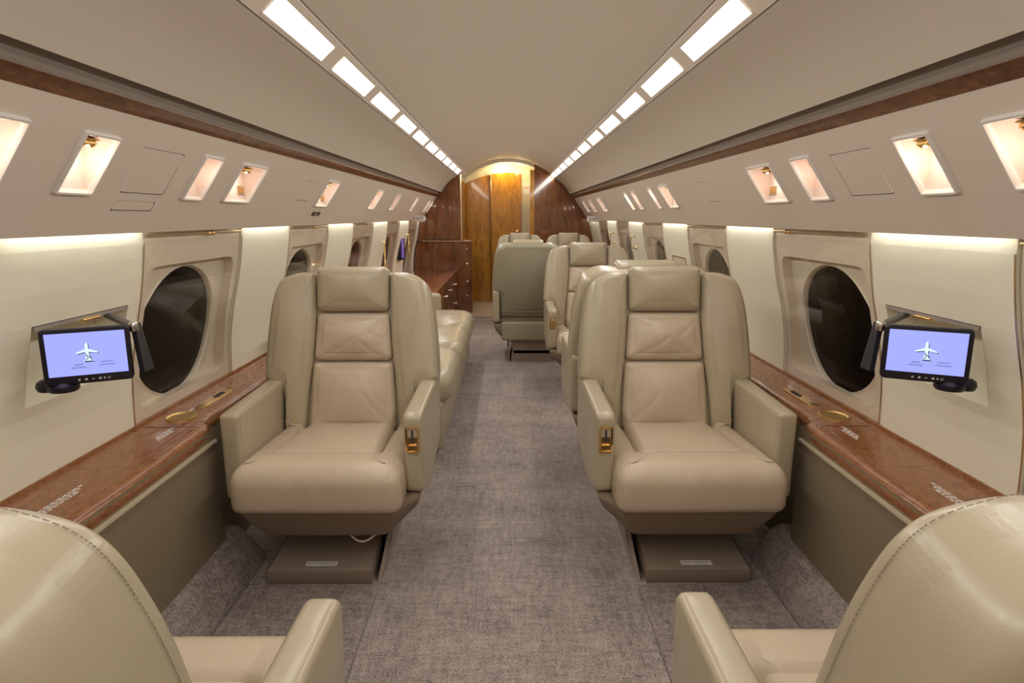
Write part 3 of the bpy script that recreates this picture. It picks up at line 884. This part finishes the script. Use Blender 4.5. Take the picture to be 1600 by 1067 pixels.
    # arms
    for sg in (-1, 1):
        mb = MB()
        if sg == aisle:
            ol = rounded([(-.362, .590), (-.350, .325), (-.15, .27), (.19, .33), (.20, .600)], [.03, .03, .08, .03, .03], 6, .04)
        else:
            ol = rounded([(-.362, .590), (-.356, .300), (.19, .30), (.20, .600)], [.018, .02, .03, .03], 6, .04)
        mb.pad(ol, .062, .016, .002, fn=lambda u, v, w: (sg*(.257 + w)*k, u, v), rb=.016, seg=4, rings=3)
        arm = mb.build('armrest', 'leather', t)
        if sg == aisle:
            yf = -.358
            cx = sg*.288*k
            def P(u, v, w): return (cx + u, yf - w, .505 + v)
            mb = MB()
            o1 = rounded([(-.022, -.044), (.022, -.044), (.022, .044), (-.022, .044)], .006, 3, 1)
            o2 = rounded([(-.016, -.038), (.016, -.038), (.016, .038), (-.016, .038)], .004, 3, 1)
            mb.loft([[P(u, v, -.004) for u, v in o1], [P(u, v, .004) for u, v in o1], [P(u, v, .005) for u, v in o2], [P(u, v, .0005) for u, v in o2]])
            la = mb.build('latch_plate', 'gold', arm)
            mb = MB(); mb.add([P(u, v, w) for w in (.001, .0022) for u, v in ((-.003, -.012), (.003, -.012), (.003, .032), (-.003, .032))], [(0, 1, 2, 3), (4, 5, 6, 7), (0, 1, 5, 4), (2, 3, 7, 6), (1, 2, 6, 5), (3, 0, 4, 7)])
            mb.build('latch_slot', 'ink', la, smooth=False)
            mb = MB(); mb.add([P(u, v, w) for w in (.0, .010) for u, v in ((-.012, -.030), (.012, -.030), (.012, -.017), (-.012, -.017))], [(0, 1, 2, 3), (4, 5, 6, 7), (0, 1, 5, 4), (2, 3, 7, 6), (1, 2, 6, 5), (3, 0, 4, 7)])
            mb.build('latch_lever', 'gold', la, smooth=False)
    # belt anchors at the root of the back
    for sg in (-1, 1):
        mb = MB(); mb.rbox(sg*.205*k, sg*.25*k, .02, .045, .437, .449, .004)
        mb.build('belt_anchor', 'gold', t)
    return t
def copy_seat(src, loc, rz, label, group=None):
    r = src.copy(); C.objects.link(r); r.location = loc; r.rotation_euler = (0, 0, rz); r['label'] = label
    for ch in list(src.children):
        c = ch.copy(); C.objects.link(c); c.parent = r
        for g in ch.children:
            d = g.copy(); C.objects.link(d); d.parent = c
    return r
G = 'cream leather cabin seats'
A = make_seat('cream leather seat facing the camera left of the aisle, cable under it', G, 1, cable=True)
A.location = (-.592, 2.29, 0)
B = make_seat('cream leather seat facing the camera right of the aisle, nearest of that side', G, -1)
B.location = (.597, 2.29, 0)
copy_seat(B, (-.592, .60, 0), PI, 'near cream leather seat seen from behind in the bottom left corner')
NR = make_seat('near cream leather seat seen from behind in the bottom right corner', G, 1)
NR.location = (.597, .615, 0); NR.rotation_euler = (0, 0, PI)
copy_seat(NR, (.60, 2.97, 0), PI, 'cream leather seat facing away, back to back behind the near right seat')
copy_seat(B, (.586, 4.58, 0), 0, 'second camera-facing cream leather seat on the right, beside the taupe seat back')
TA = make_seat('taupe backed seat facing away in the middle, beside the aisle', G, 1, shell='taupe', wide=.92)
TA.location = (.165, 5.46, 0); TA.rotation_euler = (0, 0, PI)
R1 = make_seat('far cream seat by the bulkhead, left of the two tops over the taupe seat', G, -1, wide=.86)
R1.location = (.135, 7.38, 0)
copy_seat(R1, (.70, 7.38, 0), 0, 'far cream seat by the bulkhead, right of the two tops over the taupe seat')

# ------------------------------------------------------------------ monitors
def monitor(s, side):
    c = Vector((s*1.004, 1.502, .877))
    # screen plane: u runs from the wall end to the aisle end
    e = Vector((-s*.17, .085, 0)).normalized(); up = Vector((0, 0, 1))
    if s > 0: e = -e                     # u always to the right in the picture
    n = Vector((-s*.085, -.17, 0)).normalized()
    root = thing('monitor', 'black rimmed monitor with a blue plane picture on the %s wall' % side, 'monitor', c)
    P = lambda u, v, w: e*u + up*v + n*w
    mb = MB()
    ol = rounded([(-.091, -.067), (.091, -.067), (.091, .067), (-.091, .067)], .014, 6)
    mb.pad(ol, .018, .004, 0, fn=P, rb=.006, rings=1)
    mb.build('bezel', 'black', root)
    mb = MB(); mb.add([P(u, v, .0184) for u, v in ((-.080, -.046), (.080, -.046), (.080, .056), (-.080, .056))], [(0, 1, 2, 3)])
    scr = mb.build('screen', 'screen', root, smooth=False)
    def poly(pts, w): 
        m2 = MB(); m2.add([P(u, v + .005, w) for u, v in pts], [tuple(range(len(pts)))]); return m2
    plane = [[(-.0035, .0), (.0035, .0), (.003, .022), (0, .027), (-.003, .022)], [(-.003, .004), (-.003, .011), (-.022, .003), (-.022, .0)], [(.003, .004), (.003, .011), (.022, .003), (.022, .0)],
             [(-.003, .002), (.003, .002), (.006, -.013), (.013, -.019), (-.009, -.019), (-.004, -.013)]]
    m2 = MB()
    for pl in plane: m2.add([P(u + .0018, v + .0032, .0186) for u, v in pl], [tuple(range(len(pl)))])
    m2.build('plane_shadow', 'screen_edge', scr, smooth=False)
    m2 = MB()
    for pl in plane: m2.add([P(u, v + .005, .0188) for u, v in pl], [tuple(range(len(pl)))])
    m2.build('plane_picture', 'screen_plane', scr, smooth=False)
    m2 = MB()
    for (ta, tb) in (((-.003, .0), (.001, -.012)), ((.001, -.012), (-.005, -.017)), ((.0, -.004), (.010, -.017)), ((-.006, -.0185), (.010, -.0185))):
        d = Vector((tb[0]-ta[0], tb[1]-ta[1])); q = Vector((-d.y, d.x)).normalized()*.0008
        m2.add([P(x, y + .005, .019) for x, y in ((ta[0]+q.x, ta[1]+q.y), (tb[0]+q.x, tb[1]+q.y), (tb[0]-q.x, tb[1]-q.y), (ta[0]-q.x, ta[1]-q.y))], [(0, 1, 2, 3)])
    m2.build('tail_lines', 'screen_edge', scr, smooth=False)
    m2 = MB()
    rnd = random.Random(5)
    for (u0, u1, v) in ((-.028, -.010, -.022), (-.034, -.004, -.029), (.026, .050, -.019), (.022, .054, -.026)):
        u = u0
        while u < u1:
            l = rnd.uniform(.0015, .004)
            m2.add([P(u, v, .0186), P(u + l, v, .0186), P(u + l, v + .0032, .0186), P(u, v + .0032, .0186)], [(0, 1, 2, 3)]); u += l + .0012
    m2.build('screen_print', 'screen_text', scr, smooth=False)['kind'] = 'stuff'
    m2 = MB()
    for u, w_ in ((-.022, .004), (-.008, .005), (.006, .0055), (.020, .005), (.029, .003)):
        h = .0008 if u == .006 else .0022
        m2.add([P(u - w_/2, -.0570 - h, .0186), P(u + w_/2, -.0570 - h, .0186), P(u + w_/2, -.0570 + h, .0186), P(u - w_/2, -.0570 + h, .0186)], [(0, 1, 2, 3)])
    a0 = len(m2.v)
    for k in range(12):
        q = 2*PI*k/12
        m2.v += [tuple(P(.038 + r_*math.cos(q), -.0570 + r_*math.sin(q), .0186)) for r_ in (.0032, .0022)]
    for k in range(12):
        j = (k+1) % 12; m2.f.append((a0 + 2*k, a0 + 2*j, a0 + 2*j + 1, a0 + 2*k + 1))
    m2.build('button_icons', 'print', root, smooth=False)
    # swing arm out of the far end of the niche
    far = Vector((s*1.135, 1.80, .925)) - c
    hinge = P(-s*.099, .058, -.004)
    mb = MB(); mb.tube([far, hinge], .010, 10)
    mb.build('swing_arm', 'black', root)
    mb = MB()
    for (u0, u1, v0, v1) in ((0, 0, 0, 0),):
        h0 = P(-s*.102, .066, -.010); h1 = P(-s*.118, -.050, .012)
        side_v = Vector((0, .020, 0)); th = Vector((-s*.006, 0, 0))
        mb.loft([[h0 - side_v*.5 - th, h0 + side_v*.7 - th, h0 + side_v*.7 + th, h0 - side_v*.5 + th], [h1 - side_v - th, h1 + side_v*1.2 - th, h1 + side_v*1.2 + th, h1 - side_v + th]])
    mb.build('arm_plate', 'black', root, smooth=False)
    mb = MB(); mb.lathe([(.009, -.012), (.011, -.008), (.011, .008), (.009, .012)], hinge, (0, 0, 1), 12)
    mb.build('hinge', 'chrome', root)
    # foot bracket
    mb = MB()
    q0 = P(s*.058, -.066, -.002)
    mb.lathe([(.030, -.018), (.034, -.012), (.033, -.004), (.020, 0.004), (.016, .010)], q0, (0, 0, 1), 18)
    q1 = P(s*.088, -.066, -.03)
    mb.lathe([(.026, -.02), (.030, -.01), (.028, .0), (.02, .006)], q1, (0, 0, 1), 16)
    mb.build('foot_bracket', 'black', root)
monitor(-1, 'left'); monitor(1, 'right')

# ------------------------------------------------------------------ sofa on the left
sofa = thing('sofa', 'long cream leather sofa along the left wall behind the seat', 'sofa', (-.66, 4.1, 0))
Y0, Y1 = -1.1, 1.16
mb = MB(); mb.rbox(-.33, .335, Y0 + .02, Y1, .06, .30, .015)
mb.build('sofa_base', 'leather', sofa)
mb = MB(); mb.box(-.31, .29, Y0 + .06, Y1 - .04, 0.0, .065)
mb.build('plinth', 'base', sofa, smooth=False)
for k in range(3):
    a = Y0 + (Y1 - Y0)*k/3 + .004; b = Y0 + (Y1 - Y0)*(k+1)/3 - .004
    mb = MB()
    ol = rounded([(-.24, a), (.385, a), (.385, b), (-.24, b)], [.03, .17, .17, .03], 8, .04)
    mb.pad(ol, .16, .085, .03, fn=lambda u, v, w: (u, v, .29 + w - .02*(1 - max(0, min(1, (u + .1)/.3)))), rb=.045, seg=7, rings=7)
    cu = mb.build('sofa_cushion', 'leather', sofa)
    mb = MB(); mb.lathe([(.016, .0), (.012, .006), (0, .008)], (.08, (a+b)/2, .448), (0, 0, 1), 10)
    mb.build('button', 'leather', cu)
    mb = MB()
    ol = rounded([(a, 0), (b, 0), (b, .30), (a, .30)], .05, 6, .04)
    mb.pad(ol, .12, .05, .02, fn=lambda u, v, w: (-.34 + w + .08 - v*.25, u, .42 + v), seg=6, rings=6)
    mb.build('sofa_back_cushion', 'leather', sofa)
for y in (Y0 - .045, Y1 + .0):
    mb = MB()
    ol = rounded([(-.33, .0), (.10, .0), (.10, .57), (-.33, .60)], .04, 6, .05)
    mb.pad(ol, .09, .03, .0, fn=lambda u, v, w: (u, y + w, max(v, 0)), rb=.03, seg=4, rings=2)
    mb.build('sofa_arm', 'leather', sofa)

# ------------------------------------------------------------------ wooden credenza, cabinets, forward bulkhead
cr = thing('credenza', 'low red brown wood credenza on the left beyond the sofa', 'credenza', (-.85, 6.7, 0))
mb = MB(); mb.box(-.29, .20, -1.15, 1.27, .05, .52)
mb.build('carcass', 'panel_wood', cr, smooth=False)
mb = MB(); mb.rbox(-.318, .215, -1.17, 1.28, .52, .55, .008)
mb.build('worktop', 'red_wood', cr)
mb = MB(); mb.box(-.14, .16, -1.1, 1.25, 0, .05)
mb.build('plinth', 'dark', cr, smooth=False)
for j in range(4):
    for i, (z0, z1) in enumerate(((.07, .28), (.295, .505))):
        ya = -1.13 + .6*j; yb = ya + .58
        mb = MB(); mb.rbox(.198, .212, ya, yb, z0, z1, .004)
        d = mb.build('drawer', 'panel_wood', cr)
        mb = MB(); mb.lathe([(.006, 0), (.006, .012), (.013, .016), (.012, .024), (0, .027)], (.211, (ya+yb)/2, (z0+z1)/2), (1, 0, 0), 10)
        mb.build('knob', 'chrome', d)

lc = thing('galley_cabinet', 'tall glossy wood galley cabinet at the far left', 'cabinet', (-.85, 8.0, 0))
def wallx(z):   # inside outline of the cabin at height z
    if z < 1.24: return WX(z) - .012
    return None
mb = MB()
prof = [(1.09, 0), (1.10, .5)] + [(WX(z) - .015, z) for z in (.6, .75, .9, 1.0, 1.08, 1.15)] + [(1.085, 1.165), (.888, 1.44), (.845, 1.497), (.815, 1.512), (.74, 1.60), (.64, 1.672), (.60, 1.688), (.576, 1.70)]
def xz(p, y): return (-p[0] + .85, y, p[1])
fr = [p for p in prof if p[1] >= .90]
outl = [(.576, .91), (1.12, .91)] + fr[1:]
mb.loft([[xz(p, 0.0) for p in outl], [xz(p, .72) for p in outl]])
up = mb.build('upper_cabinet', 'panel_wood', lc, smooth=False)
mb = MB()
low_o = [(.45, 0), (1.10, 0), (1.14, .30), (WX(.54) - .014, .54), (WX(.7) - .014, .7), (WX(.885) - .014, .885), (.45, .885)]
mb.loft([[xz(p, 0.0) for p in low_o], [xz(p, .72) for p in low_o]])
mb.build('lower_cabinet', 'panel_wood', lc, smooth=False)
mb = MB(); mb.rbox(-.26, .415, -.012, .72, .885, .912, .006)
mb.build('counter', 'panel_wood', lc)
mb = MB(); mb.box(.268, .282, -.008, .006, .912, 1.70)
mb.build('edge_trim', 'brass_soft', lc, smooth=False)
mb = MB()
for (x0, x1, z0, z1) in ((.10, .103, .915, 1.62), (-.2, .268, 1.29, 1.293), (-.2, .268, .912, .922), (.18, .183, 0.05, .88)):
    mb.box(x0, x1, -.002, .002, z0, z1)
mb.build('door_gaps', 'dark', lc, smooth=False)
mb = MB(); mb.box(-.2, .415, -.016, -.01, .895, .903)
mb.build('counter_edge', 'brass_soft', lc, smooth=False)
for z in (.80, .62, .40, .22):
    mb = MB(); mb.lathe([(.006, 0), (.006, .01), (.012, .014), (.011, .02), (0, .023)], (.34, 0.0, z), (0, -1, 0), 10)
    mb.build('knob', 'chrome', lc)

# right half bulkhead
mb = MB()
ol = [(.345, 0), (1.10, 0), (1.12, .54)] + [(WX(z) - .005, z) for z in (.7, .9, 1.05)] + [(1.06, 1.15), (.873, 1.431), (.82, 1.49), (.72, 1.60), (.617, arch_z(.617) - .004), (.5, arch_z(.5)), (.42, arch_z(.42)), (.345, arch_z(.345))]
mb.loft([[(x, 8.66, z) for x, z in ol], [(x, 8.72, z) for x, z in ol]])
wf = struct(mb.build('wall_front', 'panel_wood', smooth=False), 'glossy brown wood bulkhead at the far right')
mb = MB(); mb.box(.29, .345, 8.66, 8.74, 0, arch_z(.30) - .09)
mb.build('jamb', 'door_wood', wf, smooth=False)
# vestibule beyond
def vz(x): return arch_z(min(abs(x), .86)) - .04
def pz(x): return 1.789 - .161*(x/.62)**2
mb = MB()
xs = [-.84 + 1.68*i/30 for i in range(31)]
extrude(mb, [(x, vz(x)) for x in xs], 8.69, 9.15)
mb.grid([[(x, 8.69, vz(x)) for x in xs], [(x, 8.69, arch_z(x) + .03) for x in xs]])
M['arch_cream'] = mat('arch_cream', (0.78, 0.72, 0.56), 0.6)
ve = struct(mb.build('trim_3', 'arch_cream'), 'cream arched ceiling of the vestibule beyond the bulkhead')
for (x, y) in ((-.10, 8.95), (.125, 8.85)):
    o = thing('downlight', 'small round downlight in the cream vestibule arch, %s one' % ('left' if x < 0 else 'right'), 'downlight', (x, y, vz(x)), 0, 'vestibule downlights')
    mb = MB(); mb.lathe([(.045, .0), (.045, -.006), (.034, -.008), (.032, -.002), (0, -.002)], (0, 0, 0), (0, 0, 1), 18)
    mb.build('bezel', 'brass_soft', o)
    mb = MB(); mb.lathe([(.031, -.003), (.02, -.006), (0, -.007)], (0, 0, 0), (0, 0, 1), 14)
    mb.build('bulb', 'spotbulb', o)
    ld = bpy.data.lights.new('downlight_lamp', 'POINT'); ld.energy = 1.2; ld.color = (1, .80, .42); ld.shadow_soft_size = .03
    lo = bpy.data.objects.new('glow', ld); C.objects.link(lo); lo.parent = o; lo.location = (0, 0, -.08)
# end wall with wood panel and door
mb = MB()
ol = [(-1.0, 0), (.44, 0)] + [(x, vz(x) + .01) for x in [.44 - 1.28*i/24 for i in range(25)]] + [(-1.0, 1.2)]
mb.loft([[(x, 9.10, z) for x, z in ol], [(x, 9.15, z) for x, z in ol]])
we = struct(mb.build('wall_end', 'arch_cream', smooth=False), 'cream end wall of the vestibule')
def arch_panel(x0, x1, zb, drop, y0, y1):
    m2 = MB(); k = 8
    top = [(x0 + (x1-x0)*i/k, pz(x0 + (x1-x0)*i/k) - drop) for i in range(k+1)]
    o = [(x1, zb), (x0, zb)] + top
    m2.loft([[(x, y0, z) for x, z in o], [(x, y1, z) for x, z in o]]); return m2
arch_panel(-.80, -.245, .0, 0, 9.08, 9.10).build('wood_panel', 'door_wood', we, smooth=False)
d = struct(arch_panel(-.235, .178, .01, 0, 9.06, 9.10).build('door_1', 'door_wood', smooth=False), 'glossy brown wood door at the end of the aisle')
mb = MB(); mb.tube([(-.238, 9.055, .02), (-.238, 9.055, 1.80)], .007, 8)
mb.build('hinge_strip', 'gold', d)
mb = MB(); mb.lathe([(.022, 0), (.022, .006), (.008, .01), (.008, .03), (.024, .036), (.026, .05), (0, .06)], (.128, 9.06, .99), (0, -1, 0), 14)
mb.build('door_knob', 'gold', d)
mb = MB(); mb.box(.215, .31, 9.095, 9.10, 1.50, 1.66)
sg_ = mb.build('notice', 'label', we, smooth=False)
text_mb('EXIT', .042, lambda u, v: (.262 + u, 9.094, 1.585 + v)).build('lettering', 'red_ink', sg_, smooth=False)
# shut the shell behind the left cabinet and vestibule
mb = MB(); mb.box(-1.15, -1.0, 8.73, 9.15, 0, 1.8); mb.box(.95, 1.15, 8.72, 9.15, 0, 1.8)
struct(mb.build('wall_vestibule', 'panel_wood', smooth=False), 'dark side walls of the vestibule')

# ------------------------------------------------------------------ far fittings on the walls
def grab(s, y, z, h, label):
    root = thing('grab_handle', label, 'handle', (s*(WX(z) - .01), y, z))
    mb = MB(); mb.tube([(0, 0, -h/2), (-s*.045, 0, -h/2), (-s*.045, 0, h/2), (0, 0, h/2)], .007, 8)
    mb.build('bar', 'gold', root)
    for k in (-1, 1):
        mb = MB(); mb.lathe([(.014, 0), (.012, .008), (.008, .01)], (s*.004, 0, k*h/2), (-s, 0, 0), 10)
        mb.build('foot', 'gold', root)
grab(-1, 5.72, .86, .24, 'gold handle on the left wall, nearer of the two beyond the sofa')
grab(-1, 7.05, .90, .22, 'gold handle on the left wall by the far wood cabinet')
grab(1, 5.6, .98, .10, 'small gold handle on the right wall above the second camera-facing seat')
grab(1, 6.75, .98, .10, 'small gold handle on the right wall above the far seats')
o = thing('wall_screen', 'small purple screen in a black frame on the far left wall', 'screen', (-1.142, 6.85, .87))
mb = MB(); mb.rbox(-.02, .03, -.13, .13, -.12, .12, .006)
mb.build('frame', 'black', o)
mb = MB(); mb.box(.030, .032, -.11, .03, -.10, .10)
mb.build('screen', 'purple', o, smooth=False)
o = thing('wall_pocket', 'small framed pocket in the white panel of the right wall', 'pocket', (WX(.86) - .009, 4.22, .86))
for nm, (y0, y1, z0, z1) in (('frame_top', (-.16, .16, .075, .083)), ('frame_side', (-.16, -.152, -.10, .075)), ('frame_side', (.152, .16, -.10, .075))):
    mb = MB()
    X = lambda z, d: WX(.86 + z) - .0085 - d - (WX(.86) - .009)
    mb.add([(X(z, d), y, z) for d in (0, .003) for y, z in ((y0, z0), (y1, z0), (y1, z1), (y0, z1))], [(0, 3, 2, 1), (4, 5, 6, 7), (0, 1, 5, 4), (1, 2, 6, 5), (2, 3, 7, 6), (3, 0, 4, 7)])
    mb.build(nm, 'brass_soft', o, smooth=False)
mb = MB()
mb.add([(X(z, d), y, z) for d in (-.001, .0015) for y, z in ((-.15, -.10), (.15, -.10), (.15, .072), (-.15, .072))], [(0, 3, 2, 1), (4, 5, 6, 7), (0, 1, 5, 4), (1, 2, 6, 5), (2, 3, 7, 6), (3, 0, 4, 7)])
mb.build('flap', 'cream', o, smooth=False)
